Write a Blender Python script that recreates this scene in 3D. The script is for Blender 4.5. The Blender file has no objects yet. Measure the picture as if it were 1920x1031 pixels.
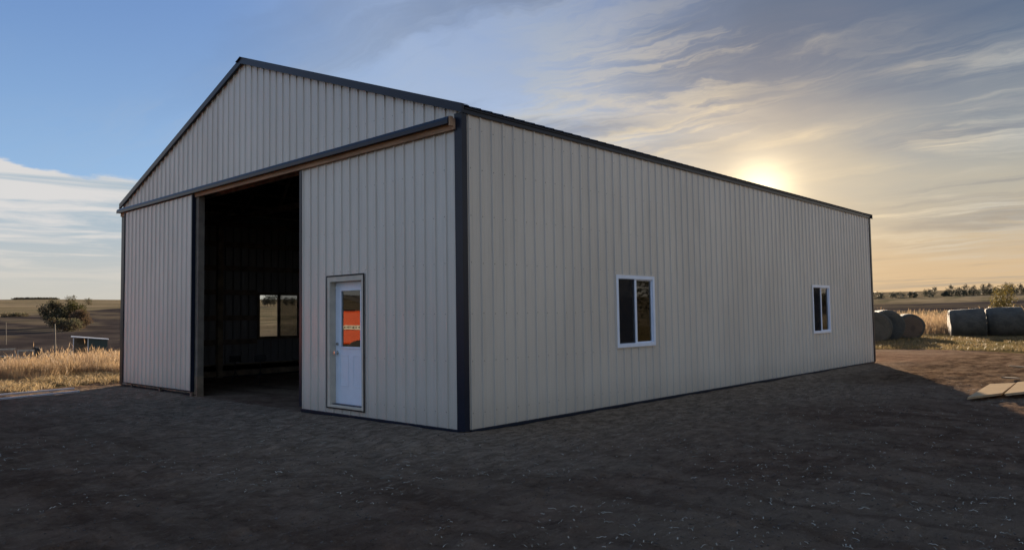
import bpy, math, random
import numpy as np
from mathutils import Vector, Matrix
random.seed(7); RNG = np.random.default_rng(7)
S = bpy.context.scene
C = S.collection
R = math.radians
# ------------------------------------------------------------------ camera
CAM = (7.3485, -6.9726, 1.5705); YAW, PIT, ROL, F = -.746468, .0535762, -.014186, 1400.1
fw = Vector((math.sin(YAW)*math.cos(PIT), math.cos(YAW)*math.cos(PIT), math.sin(PIT)))
rt = Vector((math.cos(YAW), -math.sin(YAW), 0)); up = rt.cross(fw)
r2 = rt*math.cos(ROL)+up*math.sin(ROL); u2 = -rt*math.sin(ROL)+up*math.cos(ROL)
cd = bpy.data.cameras.new('camera'); cam = bpy.data.objects.new('camera', cd); C.objects.link(cam)
cam.matrix_world = Matrix(((r2.x, u2.x, -fw.x, CAM[0]), (r2.y, u2.y, -fw.y, CAM[1]), (r2.z, u2.z, -fw.z, CAM[2]), (0, 0, 0, 1)))
cd.sensor_width = 36; cd.lens = 36*F/1920; cd.clip_end = 6000; cd.clip_start = .05
S.camera = cam
def bear(px, r):                      # point on the land at distance r on the compass bearing of photo column px
    a = YAW+math.atan((px-960)/F)
    return CAM[0]+r*math.sin(a), CAM[1]+r*math.cos(a)
SUN_AZ, SUN_EL = R(-26.8), R(9.6)
EXPO = 2.0
# ------------------------------------------------------------------ noise
def _h(ix, iy, s):
    n = (ix*374761393+iy*668265263+s*974634777) & 0xffffffff
    n = ((n ^ (n >> 13))*1274126177) & 0xffffffff
    return ((n ^ (n >> 16)) & 0xffff)/65535.0
def vnoise(x, y, s=0):
    x = np.asarray(x, float); y = np.asarray(y, float)
    ix = np.floor(x).astype(np.int64); iy = np.floor(y).astype(np.int64)
    fx = x-ix; fy = y-iy; fx = fx*fx*(3-2*fx); fy = fy*fy*(3-2*fy)
    a = _h(ix, iy, s); b = _h(ix+1, iy, s); c = _h(ix, iy+1, s); d = _h(ix+1, iy+1, s)
    return (a+(b-a)*fx)*(1-fy)+(c+(d-c)*fx)*fy
def fbm(x, y, o=4, s=0):
    t = 0; a = .5; w = 0
    for k in range(o):
        t = t+a*vnoise(x*2**k+17.3*k, y*2**k-9.1*k, s+k); w += a; a *= .5
    return t/w
def sst(a, b, x):
    t = np.clip((x-a)/(b-a), 0, 1); return t*t*(3-2*t)
# ------------------------------------------------------------------ terrain height
LR = [0, 27, 32, 50, 85, 120, 200, 300, 450, 700, 900, 3500]
LZ = [0, 0, -.25, -1.3, -2.4, -1.9, .2, 3.2, 8.4, 19.0, 21.3, 36]
RR = [0, 60, 120, 250, 350, 500, 700, 900, 3500]
RZ = [0, 0, .25, 2.8, 6.1, 10.8, 16.7, 18.6, 34]
def gz(x, y, fine=True):
    x = np.asarray(x, float); y = np.asarray(y, float)
    dx = x-CAM[0]; dy = y-CAM[1]; r = np.hypot(dx, dy)+1e-6; az = np.degrees(np.arctan2(dx, dy))
    w = np.where(az < 0, 1-sst(-66, -50, az), 0)*sst(-160, -120, az)
    z = w*np.interp(r, LR, LZ)+(1-w)*np.interp(r, RR, RZ)
    z = z+sst(90, 300, r)*(fbm(x/90, y/90, 3, 5)-.5)*np.minimum(r*.004, 1.4)
    near = 1-sst(40, 70, r)
    inside = sst(-.6, .3, np.minimum(np.minimum(x+12.5, .3-x), np.minimum(y+.3, 17.3-y)))
    z = z+near*(fbm(x/3.1, y/3.1, 3, 11)-.5)*.13*(1-.75*inside)-near*.015
    dd = np.maximum(np.abs(x+6.1)-6.1, np.abs(y-8.5)-8.5)
    z = z+np.exp(-((dd-.1)/.22)**2)*(.012+.055*np.maximum(fbm(x*1.7, y*1.7, 4, 15)-.5, -.2))*((x < -8.1) | (x > -4) | (y > .5))
    # wall edge stays close to level so the base trim meets soil
    if fine:
        k = near*(1-.8*inside)*(1-sst(20, 34, r))
        a = .55*x+.83*y; b = .83*x-.55*y
        rut = (fbm(a/.35+3, b/2.6, 3, 21)-.5)*.045+(fbm(x/.16, y/.16, 3, 31)-.5)*.06+(fbm(x/.7, y/.7, 3, 33)-.5)*.07
        z = z+k*rut
    return z
def gh(x, y): return float(gz(np.array([x]), np.array([y]))[0])
# ------------------------------------------------------------------ materials
def newmat(name):
    m = bpy.data.materials.new(name); m.use_nodes = True
    nt = m.node_tree; b = nt.nodes['Principled BSDF']; return m, nt, b
def N(nt, t, **k):
    n = nt.nodes.new(t)
    for a, v in k.items(): setattr(n, a, v)
    return n
def MA(nt, op, a, b=None, c=None, clamp=False):
    n = nt.nodes.new('ShaderNodeMath'); n.operation = op; n.use_clamp = clamp
    for i, v in enumerate((a, b, c)):
        if v is None: continue
        if isinstance(v, (int, float)): n.inputs[i].default_value = v
        else: nt.links.new(v, n.inputs[i])
    return n.outputs[0]
def SS(nt, a, b, x):
    n = nt.nodes.new('ShaderNodeMapRange'); n.interpolation_type = 'SMOOTHSTEP'
    n.inputs['From Min'].default_value = a; n.inputs['From Max'].default_value = b
    nt.links.new(x, n.inputs['Value']); return n.outputs[0]
def MIX(nt, f, a, b, mode='MIX'):
    n = nt.nodes.new('ShaderNodeMix'); n.data_type = 'RGBA'; n.blend_type = mode
    for s, v in ((n.inputs[0], f), (n.inputs[6], a), (n.inputs[7], b)):
        if isinstance(v, (int, float)): s.default_value = v
        elif isinstance(v, tuple): s.default_value = (*v[:3], 1)
        else: nt.links.new(v, s)
    return n.outputs[2]
def NOISE(nt, vec, scale, detail=4, rough=.55, dist=0, out='Fac'):
    n = nt.nodes.new('ShaderNodeTexNoise'); n.inputs['Scale'].default_value = scale
    n.inputs['Detail'].default_value = detail; n.inputs['Roughness'].default_value = rough; n.inputs['Distortion'].default_value = dist
    if vec is not None: nt.links.new(vec, n.inputs['Vector'])
    return n.outputs[out]
def MAP(nt, vec, scale=(1, 1, 1), rot=(0, 0, 0), loc=(0, 0, 0)):
    n = nt.nodes.new('ShaderNodeMapping'); nt.links.new(vec, n.inputs[0])
    n.inputs['Scale'].default_value = scale; n.inputs['Rotation'].default_value = rot; n.inputs['Location'].default_value = loc
    return n.outputs[0]
def BUMP(nt, b, h, strength, dist=.01, normal=None):
    n = nt.nodes.new('ShaderNodeBump'); n.inputs['Strength'].default_value = strength; n.inputs['Distance'].default_value = dist
    nt.links.new(h, n.inputs['Height'])
    if normal is not None: nt.links.new(normal, n.inputs['Normal'])
    if b is not None: nt.links.new(n.outputs[0], b.inputs['Normal'])
    return n.outputs[0]
def simple(name, col, rough=.6, spec=.5, metal=0, var=.15, scale=6, bump=0, bscale=40, stretch=(1, 1, 1)):
    m, nt, b = newmat(name)
    tc = N(nt, 'ShaderNodeTexCoord').outputs['Object']
    v = MAP(nt, tc, stretch)
    f = NOISE(nt, v, scale)
    c = MIX(nt, SS(nt, .3, .7, f), tuple(x*(1-var) for x in col), tuple(min(1, x*(1+var)) for x in col))
    nt.links.new(c, b.inputs['Base Color'])
    b.inputs['Roughness'].default_value = rough; b.inputs['Specular IOR Level'].default_value = spec; b.inputs['Metallic'].default_value = metal
    if bump: BUMP(nt, b, NOISE(nt, v, bscale), bump, .01)
    return m
def panel_mat():
    m, nt, b = newmat('beige_painted_steel')
    tc = N(nt, 'ShaderNodeTexCoord').outputs['Object']
    big = NOISE(nt, MAP(nt, tc, (1, 1, .35)), .9, 3)
    dust_sunlit = NOISE(nt, MAP(nt, tc, (1, 1, .12)), 9, 5, .6)
    sep = N(nt, 'ShaderNodeSeparateXYZ'); nt.links.new(tc, sep.inputs[0])
    c = MIX(nt, SS(nt, .3, .7, big), (.53, .487, .42), (.59, .547, .475))
    c = MIX(nt, MA(nt, 'MULTIPLY', SS(nt, .5, .75, dust_sunlit), .16), c, (.33, .30, .25))
    splash = MA(nt, 'MULTIPLY', MA(nt, 'SUBTRACT', 1.0, SS(nt, .05, .75, MA(nt, 'ADD', sep.outputs[2], MA(nt, 'MULTIPLY', dust_sunlit, .35)))), .34)
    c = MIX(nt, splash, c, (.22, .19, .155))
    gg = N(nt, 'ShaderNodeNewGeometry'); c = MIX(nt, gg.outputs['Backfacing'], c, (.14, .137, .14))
    nt.links.new(c, b.inputs['Base Color'])
    ro = MA(nt, 'ADD', .26, MA(nt, 'MULTIPLY', dust_sunlit, .16)); nt.links.new(ro, b.inputs['Roughness'])
    b.inputs['Specular IOR Level'].default_value = .9; b.inputs['Coat Weight'].default_value = .0
    n1 = BUMP(nt, None, NOISE(nt, MAP(nt, tc, (2.6, 2.6, .8)), 1.3, 2), .6, .02)
    BUMP(nt, b, NOISE(nt, tc, 240, 2), .06, .002, n1)
    return m
M = {}
M['panel'] = panel_mat()
M['trim'] = simple('navy_charcoal_trim', (.010, .015, .028), .3, .25, var=.12, scale=3)
M['roof'] = simple('charcoal_roof_steel', (.016, .018, .024), .4, .25, var=.15, scale=2)
M['wood'] = simple('raw_lumber', (.14, .105, .08), .75, .3, var=.28, scale=5, bump=.3, bscale=60, stretch=(1, 1, 1))
M['jambpost'] = simple('weathered_post', (.17, .145, .115), .8, .3, var=.2, scale=5, bump=.3)
M['treated'] = simple('treated_lumber', (.19, .145, .10), .8, .3, var=.3, scale=4, bump=.3)
M['header'] = simple('header_board', (.38, .24, .15), .7, .3, var=.25, scale=4, bump=.3, stretch=(.3, 1, 3))
M['inside'] = simple('panel_backside', (.09, .09, .088), .6, .3, var=.1)
M['white'] = simple('white_vinyl', (.70, .77, .88), .35, .5, var=.03)
M['door'] = simple('white_steel_door', (.66, .72, .80), .38, .5, var=.03)
M['jamb'] = simple('beige_jamb', (.52, .47, .38), .55, .4, var=.08)
M['black'] = simple('black_rubber', (.015, .015, .016), .6, .3)
M['chrome'] = simple('satin_nickel', (.55, .54, .52), .25, .5, metal=1)
M['galv'] = simple('galvanised_trim', (.62, .63, .66), .35, .5, metal=.4, var=.1)
M['orange'] = simple('orange_paint', (.72, .095, .02), .35, .5, var=.05)
M['cream'] = simple('cream_decal', (.75, .70, .58), .5)
M['ply'] = simple('plywood', (.40, .30, .19), .9, .0, var=.12, scale=3, stretch=(1, 6, 1), bump=.15)
M['screw'] = simple('screw_head', (.20, .19, .17), .4, .5)
M['shedgreen'] = simple('green_shed_steel', (.028, .05, .042), .5)
M['bark'] = simple('bark', (.10, .075, .055), .9, .2, var=.3, bump=.5)
M['stone'] = simple('pale_stone', (.30, .28, .25), .85, .2, var=.3)
def glass_mat(name, ior, tint):
    m = bpy.data.materials.new(name); m.use_nodes = True; nt = m.node_tree; nt.nodes.clear()
    o = N(nt, 'ShaderNodeOutputMaterial'); f = N(nt, 'ShaderNodeFresnel'); f.inputs[0].default_value = ior
    t = N(nt, 'ShaderNodeBsdfTransparent'); t.inputs[0].default_value = (*tint, 1)
    g = N(nt, 'ShaderNodeBsdfGlossy'); g.inputs['Roughness'].default_value = .015
    tc = N(nt, 'ShaderNodeTexCoord').outputs['Object']
    b = BUMP(nt, None, NOISE(nt, tc, 1.6, 1), .10, .01); nt.links.new(b, g.inputs['Normal'])
    x = N(nt, 'ShaderNodeMixShader'); nt.links.new(f.outputs[0], x.inputs[0]); nt.links.new(t.outputs[0], x.inputs[1]); nt.links.new(g.outputs[0], x.inputs[2])
    nt.links.new(x.outputs[0], o.inputs[0]); return m
M['glass'] = glass_mat('window_glass', 1.75, (.94, .95, .94))
M['doorglass'] = glass_mat('door_glass', 2.05, (.75, .78, .78))
def screen_mat():
    m = bpy.data.materials.new('insect_mesh'); m.use_nodes = True; nt = m.node_tree; nt.nodes.clear()
    o = N(nt, 'ShaderNodeOutputMaterial'); t = N(nt, 'ShaderNodeBsdfTransparent'); d = N(nt, 'ShaderNodeBsdfDiffuse')
    d.inputs[0].default_value = (.03, .03, .033, 1)
    x = N(nt, 'ShaderNodeMixShader'); x.inputs[0].default_value = .5
    nt.links.new(t.outputs[0], x.inputs[1]); nt.links.new(d.outputs[0], x.inputs[2]); nt.links.new(x.outputs[0], o.inputs[0]); return m
M['screen'] = screen_mat()
def leaf_mat(name, c1, c2, trans=.5, rough=.6, c3=None):
    m, nt, b = newmat(name)
    g = N(nt, 'ShaderNodeNewGeometry')
    c = MIX(nt, g.outputs['Random Per Island'], c1, c2)
    tc = N(nt, 'ShaderNodeTexCoord').outputs['Object']
    if c3: c = MIX(nt, SS(nt, .45, .62, NOISE(nt, tc, .5, 3)), c, c3)
    nt.links.new(c, b.inputs['Base Color']); b.inputs['Roughness'].default_value = rough; b.inputs['Specular IOR Level'].default_value = .2
    tr = N(nt, 'ShaderNodeBsdfTranslucent'); nt.links.new(c, tr.inputs[0])
    x = N(nt, 'ShaderNodeMixShader'); x.inputs[0].default_value = trans
    o = nt.nodes['Material Output']; nt.links.new(b.outputs[0], x.inputs[1]); nt.links.new(tr.outputs[0], x.inputs[2]); nt.links.new(x.outputs[0], o.inputs[0])
    return m
M['tall'] = leaf_mat('tall_dry_grass', (.26, .18, .10), (.42, .30, .175), .4, c3=(.22, .15, .095))
M['short'] = leaf_mat('short_dry_grass', (.27, .20, .105), (.40, .30, .165), .35)
M['mow'] = leaf_mat('short_green_tan_grass', (.15, .11, .055), (.25, .185, .095), .35, c3=(.12, .098, .045))
M['straw'] = leaf_mat('straw_bits', (.17, .155, .115), (.46, .41, .32), .1)
M['clod'] = leaf_mat('soil_clods', (.06, .048, .04), (.13, .105, .085), 0, .95)
M['leafdark'] = leaf_mat('dark_leaves', (.055, .056, .034), (.10, .095, .056), .35, c3=(.075, .055, .035))
M['leafolive'] = leaf_mat('olive_leaves', (.045, .048, .018), (.08, .07, .028), .3)
M['leafrust'] = leaf_mat('russet_leaves', (.07, .048, .032), (.11, .078, .048), .3)
M['leafyel'] = leaf_mat('yellow_leaves', (.10, .082, .025), (.17, .125, .038), .35)
M['cedar'] = leaf_mat('cedar_leaves', (.022, .028, .02), (.045, .05, .035), .15)
def inv_(nt, a): return MA(nt, 'SUBTRACT', 1.0, a)
def ground_mat():
    m, nt, b = newmat('soil_and_fields')
    tc = N(nt, 'ShaderNodeTexCoord').outputs['Object']
    at = lambda n: N(nt, 'ShaderNodeAttribute', attribute_name=n).outputs['Fac']
    fine = NOISE(nt, tc, 26, 8, .75); trk = NOISE(nt, MAP(nt, tc, (.22, 2.6, 1), (0, 0, R(-58))), 1, 6, .6, .35); med = NOISE(nt, tc, 1.7, 5, .6); big = NOISE(nt, tc, .28, 4, .6)
    dirt = MIX(nt, SS(nt, .35, .68, med), (.088, .068, .055), (.15, .118, .094))
    dirt = MIX(nt, MA(nt, 'MULTIPLY', SS(nt, .42, .66, big), .6), dirt, (.16, .142, .115))
    dirt = MIX(nt, MA(nt, 'MULTIPLY', SS(nt, .5, .75, fine), .6), dirt, (.16, .14, .115))
    dirt = MIX(nt, MA(nt, 'MULTIPLY', SS(nt, .46, .62, trk), .45), dirt, (.06, .044, .035))
    dirt = MIX(nt, MA(nt, 'MULTIPLY', inv_(nt, SS(nt, .34, .45, trk)), .5), dirt, (.15, .128, .10))
    mid = NOISE(nt, MAP(nt, tc, (1, .55, 1), (0, 0, R(-50))), 7.5, 9, .8)
    dirt = MIX(nt, MA(nt, 'MULTIPLY', SS(nt, .52, .66, mid), .55), dirt, (.21, .185, .15))
    dirt = MIX(nt, MA(nt, 'MULTIPLY', inv_(nt, SS(nt, .36, .48, mid)), .48), dirt, (.035, .027, .023))
    dirt = MIX(nt, at('gravel'), dirt, MIX(nt, SS(nt, .36, .64, mid), (.105, .094, .076), (.25, .225, .185)))
    dirt = MIX(nt, at('dust_sunlit'), dirt, MIX(nt, SS(nt, .34, .64, NOISE(nt, MAP(nt, tc, (1, .35, 1), (0, 0, .5)), 2.2, 8, .75)), (.040, .030, .023), (.135, .110, .082)))  # separate soil tones for sunlit ground, toned down against the sun
    dirt = MIX(nt, 1.0, dirt, (1.6, 1.36, 1.2), 'MULTIPLY')
    gr = MIX(nt, SS(nt, .3, .7, NOISE(nt, tc, 3, 6, .7)), (.10, .075, .033), (.19, .14, .065))
    gr = MIX(nt, SS(nt, .5, .7, NOISE(nt, tc, .12, 4)), gr, (.075, .072, .028))
    far = NOISE(nt, MAP(nt, tc, (.03, .006, 1), (0, 0, .3)), 1, 5, .6)
    far2 = NOISE(nt, MAP(nt, tc, (.09, .02, 1), (0, 0, -.5)), 1, 6, .65)
    fl = MIX(nt, SS(nt, .38, .6, far), (.17, .13, .078), (.25, .195, .12))
    fl = MIX(nt, SS(nt, .5, .64, far2), fl, (.10, .092, .052))
    gr = MIX(nt, at('far'), gr, fl)
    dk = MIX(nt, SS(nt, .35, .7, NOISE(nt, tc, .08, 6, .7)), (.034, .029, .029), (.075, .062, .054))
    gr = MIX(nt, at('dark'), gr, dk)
    mask = MA(nt, 'ADD', at('grass'), MA(nt, 'MULTIPLY', MA(nt, 'SUBTRACT', NOISE(nt, tc, 1.3, 6, .7), .5), .9))
    nt.links.new(MIX(nt, SS(nt, .4, .62, mask), dirt, gr), b.inputs['Base Color'])
    b.inputs['Roughness'].default_value = .95; b.inputs['Specular IOR Level'].default_value = 0
    n1 = BUMP(nt, None, NOISE(nt, tc, 9, 8, .75), 1, .09)
    BUMP(nt, b, NOISE(nt, tc, 60, 5, .75), 1, .02, n1)
    return m
M['ground'] = ground_mat()
# ------------------------------------------------------------------ mesh helper
class MB:
    def __init__(s): s.v = []; s.f = []; s.mi = []; s.m = 0
    def add(s, vs, fs):
        o = len(s.v); s.v += [tuple(v) for v in vs]; s.f += [tuple(i+o for i in f) for f in fs]; s.mi += [s.m]*len(fs)
    def box(s, a, b, bev=0):
        x0, y0, z0 = (min(a[i], b[i]) for i in range(3)); x1, y1, z1 = (max(a[i], b[i]) for i in range(3))
        s.hexa([(x0, y0, z0), (x1, y0, z0), (x1, y1, z0), (x0, y1, z0)], [(x0, y0, z1), (x1, y0, z1), (x1, y1, z1), (x0, y1, z1)])
    def hexa(s, lo, hi):
        n = len(lo); s.add(list(lo)+list(hi), [tuple(range(n))[::-1], tuple(range(n, 2*n))]+[(i, (i+1) % n, (i+1) % n+n, i+n) for i in range(n)])
    def tube(s, p, q, r0, r1=None, n=10, caps=True):
        r1 = r0 if r1 is None else r1; p = Vector(p); q = Vector(q); d = (q-p).normalized()
        a = d.orthogonal().normalized(); b = d.cross(a); ring = lambda c, r: [c+(a*math.cos(t)+b*math.sin(t))*r for t in [2*math.pi*i/n for i in range(n)]]
        fs = [(i, (i+1) % n, (i+1) % n+n, i+n) for i in range(n)]
        if caps: fs += [tuple(range(n))[::-1], tuple(range(n, 2*n))]
        s.add(ring(p, r0)+ring(q, r1), fs)
    def beam(s, p, q, w, h):        # rectangular bar, w across (horizontal), h the other way
        p = Vector(p); q = Vector(q); d = (q-p).normalized()
        z = Vector((0, 0, 1)) if abs(d.z) < .95 else Vector((0, 1, 0))
        a = d.cross(z).normalized()*w/2; b = a.cross(d).normalized()*h/2
        s.hexa([p-a-b, p+a-b, p+a+b, p-a+b], [q-a-b, q+a-b, q+a+b, q-a+b])
    def prism(s, pts, a, b, ax):    # 2D outline extruded along axis ax between a and b
        def mk(t): return [(t, u, v) if ax == 0 else ((u, t, v) if ax == 1 else (u, v, t)) for u, v in pts]
        s.hexa(mk(a), mk(b))
    def build(s, name, mats, parent=None, smooth=False, bevel=0, loc=None):
        me = bpy.data.meshes.new(name); me.from_pydata(s.v, [], s.f); 
        mats = mats if isinstance(mats, (list, tuple)) else [mats]
        for m in mats: me.materials.append(M[m] if isinstance(m, str) else m)
        if len(mats) > 1: me.polygons.foreach_set('material_index', s.mi)
        if smooth: me.polygons.foreach_set('use_smooth', [True]*len(s.f))
        me.update(); o = bpy.data.objects.new(name, me); C.objects.link(o)
        if parent: o.parent = parent
        if loc: o.location = loc
        if bevel:
            bm = o.modifiers.new('b', 'BEVEL'); bm.width = bevel; bm.segments = 2; bm.limit_method = 'ANGLE'
        return o
def tag(o, label=None, cat=None, group=None, kind=None):
    for k, v in (('label', label), ('category', cat), ('group', group), ('kind', kind)):
        if v: o[k] = v
    return o
def empty(name, loc=(0, 0, 0), rz=0):
    o = bpy.data.objects.new(name, None); C.objects.link(o); o.location = loc; o.rotation_euler = (0, 0, rz); o.empty_display_size = .3
    return o
def copy_tree(o, parent=None):
    c = o.copy(); C.objects.link(c); c.parent = parent
    for ch in list(o.children): copy_tree(ch, c)
    return c
# ------------------------------------------------------------------ ground
def make_ground():
    c0 = math.degrees(YAW)
    az = np.concatenate([np.linspace(c0-40, c0+40, 900), np.linspace(c0+40, c0+320, 280)[1:-1]])
    az = np.radians(az); na = len(az)
    rs = [1.0]
    while rs[-1] < 3400:
        r = rs[-1]; rs.append(r+max(.05, r*(.009 if r < 40 else .016)))
    rs = np.array(rs); nr = len(rs)
    Rg, A = np.meshgrid(rs, az, indexing='ij')
    X = CAM[0]+Rg*np.sin(A); Y = CAM[1]+Rg*np.cos(A); Z = gz(X, Y)
    V = np.stack([X, Y, Z], -1).reshape(-1, 3)
    V = np.vstack([V, [[CAM[0], CAM[1], gh(CAM[0], CAM[1])]]])
    i = np.arange(nr-1)[:, None]*na; j = np.arange(na)[None]; j2 = (j+1) % na
    Fq = np.stack([i+j, i+na+j, i+na+j2, i+j2], -1).reshape(-1, 4)
    tri = np.stack([np.full(na, len(V)-1), np.arange(na), (np.arange(na)+1) % na], -1)
    me = bpy.data.meshes.new('ground')
    me.vertices.add(len(V)); me.vertices.foreach_set('co', V.ravel())
    me.loops.add(Fq.size+tri.size); me.loops.foreach_set('vertex_index', np.concatenate([Fq.ravel(), tri.ravel()]))
    me.polygons.add(len(Fq)+len(tri))
    st = np.concatenate([np.arange(len(Fq))*4, len(Fq)*4+np.arange(len(tri))*3]); me.polygons.foreach_set('loop_start', st)
    me.update(calc_edges=True); me.validate()
    me.polygons.foreach_set('use_smooth', [True]*len(me.polygons))
    x, y = V[:, 0], V[:, 1]; dx = x-CAM[0]; dy = y-CAM[1]; r = np.hypot(dx, dy); a = np.degrees(np.arctan2(dx, dy))
    wob = (fbm(x/2.2, y/2.2, 4, 41)-.5)*2.4
    grass = np.maximum(sst(-.5, .9, -(x+13.1+.55*(y+.7)*(y < 1)+.2*(y > 1)*(y-1))+wob*.6), sst(-.8, .8, y-25.3+wob))
    grass = np.maximum(grass, sst(45, 55, r))
    far = sst(55, 110, r)
    w1 = (fbm(x/60, y/60, 4, 51)-.5)
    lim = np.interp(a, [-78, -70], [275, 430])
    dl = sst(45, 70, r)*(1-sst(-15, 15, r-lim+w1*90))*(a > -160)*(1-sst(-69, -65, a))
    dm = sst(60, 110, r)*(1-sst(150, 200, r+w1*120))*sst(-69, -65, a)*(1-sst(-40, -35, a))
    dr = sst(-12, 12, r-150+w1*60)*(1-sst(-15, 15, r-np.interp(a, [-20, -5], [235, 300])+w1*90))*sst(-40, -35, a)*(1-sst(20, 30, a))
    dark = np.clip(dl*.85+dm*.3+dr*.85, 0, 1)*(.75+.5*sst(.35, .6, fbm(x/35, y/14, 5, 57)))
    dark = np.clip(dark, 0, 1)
    # compacted pale material spread along the building, soil colour lowered where the yard lies in sun
    d1 = np.where((x > -12.5) & (y < 0), -y, np.where(y > 0, x, 9)); d1 = np.where((x > 0) & (y < 0), np.hypot(x, y), d1)
    grav = (1-sst(.6, 4.4, d1+wob*1.1))*.8*((x > 0) | (y < 0))*(1-sst(14, 17.5, y+wob))
    dust_sunlit = sst(-1.5, 1.5, y-10.5+wob-.0*x)*sst(-.6, 1.2, x-.9)*(r < 60)
    dust_sunlit = np.maximum(dust_sunlit, .7*sst(-11.2, -13, x+wob*.2))
    for n, d in (('grass', grass), ('far', far), ('dark', dark), ('gravel', grav), ('dust_sunlit', np.clip(dust_sunlit, 0, 1))):
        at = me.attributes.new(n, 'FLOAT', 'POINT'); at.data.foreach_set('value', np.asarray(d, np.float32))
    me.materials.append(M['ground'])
    o = bpy.data.objects.new('ground', me); C.objects.link(o); o['kind'] = 'structure'
make_ground()
# ------------------------------------------------------------------ vegetation meshes (stuff)
def blades(name, x, y, h, w, lean, mat, head=0, label=None):
    n = len(x); z = gz(x, y)-.01; t = RNG.uniform(0, 2*math.pi, n); ld = RNG.uniform(0, 2*math.pi, n)
    lx = np.cos(ld)*lean*h; ly = np.sin(ld)*lean*h; cx = np.cos(t)*w/2; cy = np.sin(t)*w/2
    P = lambda a, b, c: np.stack([a, b, c], -1)
    v0 = P(x-cx, y-cy, z); v1 = P(x+cx, y+cy, z)
    v2 = P(x+lx*.35+cx*.8, y+ly*.35+cy*.8, z+h*.55); v3 = P(x+lx*.35-cx*.8, y+ly*.35-cy*.8, z+h*.55)
    v4 = P(x+lx, y+ly, z+h*(1-lean*.25))
    V = np.stack([v0, v1, v2, v3, v4], 1).reshape(-1, 3); b = np.arange(n)*5
    q = np.stack([b, b+1, b+2, b+3], -1); tr = np.stack([b+3, b+2, b+4], -1)
    L = [q.ravel(), tr.ravel()]; nq, ntr = n, n
    if head:
        k = RNG.random(n) < head; xs, ys, zs, hs = (x+lx)[k], (y+ly)[k], (z+h*(1-lean*.25))[k], h[k]; m = len(xs)
        a = RNG.uniform(0, 6.28, m); s = hs*.09; ww = hs*.014
        o = len(V)
        HV = np.stack([P(xs, ys, zs-s*.6), P(xs+np.cos(a)*ww, ys+np.sin(a)*ww, zs+s*.2), P(xs+lx[k]*.25, ys+ly[k]*.25, zs+s*1.5), P(xs-np.cos(a)*ww, ys-np.sin(a)*ww, zs+s*.2)], 1).reshape(-1, 3)
        V = np.vstack([V, HV]); hb = o+np.arange(m)*4; q2 = np.stack([hb, hb+1, hb+2, hb+3], -1); L = [q.ravel(), q2.ravel(), tr.ravel()]; nq += m
    me = bpy.data.meshes.new(name); me.vertices.add(len(V)); me.vertices.foreach_set('co', V.ravel())
    li = np.concatenate(L); me.loops.add(len(li)); me.loops.foreach_set('vertex_index', li); me.polygons.add(nq+ntr)
    me.polygons.foreach_set('loop_start', np.concatenate([np.arange(nq)*4, nq*4+np.arange(ntr)*3])); me.update(calc_edges=True)
    me.materials.append(M[mat]); o = bpy.data.objects.new(name, me); C.objects.link(o); tag(o, label=label, cat='grass', kind='stuff'); return o
def polar(n, a0, a1, r0, r1, seed=0):
    a = np.radians(RNG.uniform(a0, a1, n)); r = np.sqrt(RNG.uniform(r0*r0, r1*r1, n)); return CAM[0]+r*np.sin(a), CAM[1]+r*np.cos(a), r, np.degrees(a)
def leftb(x, y): return -(x+13.1+.55*(y+.7)*(y < 1)+.2*(y > 1)*(y-1))   # >0 on the grass side
x, y, r, a = polar(150000, -86, -66, 20, 36)
d = leftb(x, y); k = (d > 2.4+(fbm(x/1.5, y/1.5, 3, 61)-.5)*1.2) & (d < 12.5) & (fbm(x/.9, y/.9, 3, 62) > .36)
x, y = x[k], y[k]; n = len(x); cl = fbm(x/1.1, y/1.1, 3, 63)
h = (.12+.70*cl)*RNG.uniform(.65, 1.2, n); h = np.where(RNG.random(n) < .03, h*1.35, h)
blades('tall_grass', x, y, h, RNG.uniform(.006, .016, n), RNG.uniform(.05, .5, n), 'tall', .2, 'tall tan dry grass standing along the yard edge left of the barn')
x, y, r, a = polar(90000, -84, -58, 16, 31); d = leftb(x, y)
k = (d > -.15+(fbm(x/.8, y/.8, 3, 65)-.5)*1.4) & (d < 3.3) & (fbm(x/.5, y/.5, 3, 66) > .42)
x, y = x[k], y[k]; n = len(x)
blades('flattened_grass', x, y, RNG.uniform(.05, .16, n)*(1+fbm(x/.4, y/.4, 2, 67)), RNG.uniform(.010, .022, n), RNG.uniform(.5, 1.5, n), 'short', 0, 'pale flattened straw-like grass in front of the tall grass at the left')
x, y, r, a = polar(60000, -34, 2, 50, 70)
k = (fbm(x/1.6, y/1.6, 3, 71) > .38) & (r > 52+(fbm(x/3, y/3, 2, 72)-.5)*4)
x, y = x[k], y[k]; n = len(x)
blades('tall_grass', x, y, (.55+1.05*fbm(x/1.9, y/1.9, 3, 73))*RNG.uniform(.6, 1.2, n), RNG.uniform(.018, .035, n), RNG.uniform(.05, .3, n), 'tall', .25, 'tall dry grass behind the round hay bales at the right')
x, y, r, a = polar(110000, -26, 4, 30, 56)
k = (y > 25.2+(fbm(x/1.4, y/1.4, 3, 75)-.5)*2.6) & (fbm(x/.9, y/.9, 3, 76) > .37)
x, y = x[k], y[k]; n = len(x)
blades('short_grass', x, y, RNG.uniform(.04, .13, n)*(1+.8*fbm(x/.8, y/.8, 2, 77)), RNG.uniform(.015, .03, n), RNG.uniform(.2, 1., n), 'mow', 0, 'short olive and tan grass around the hay bales')
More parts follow.
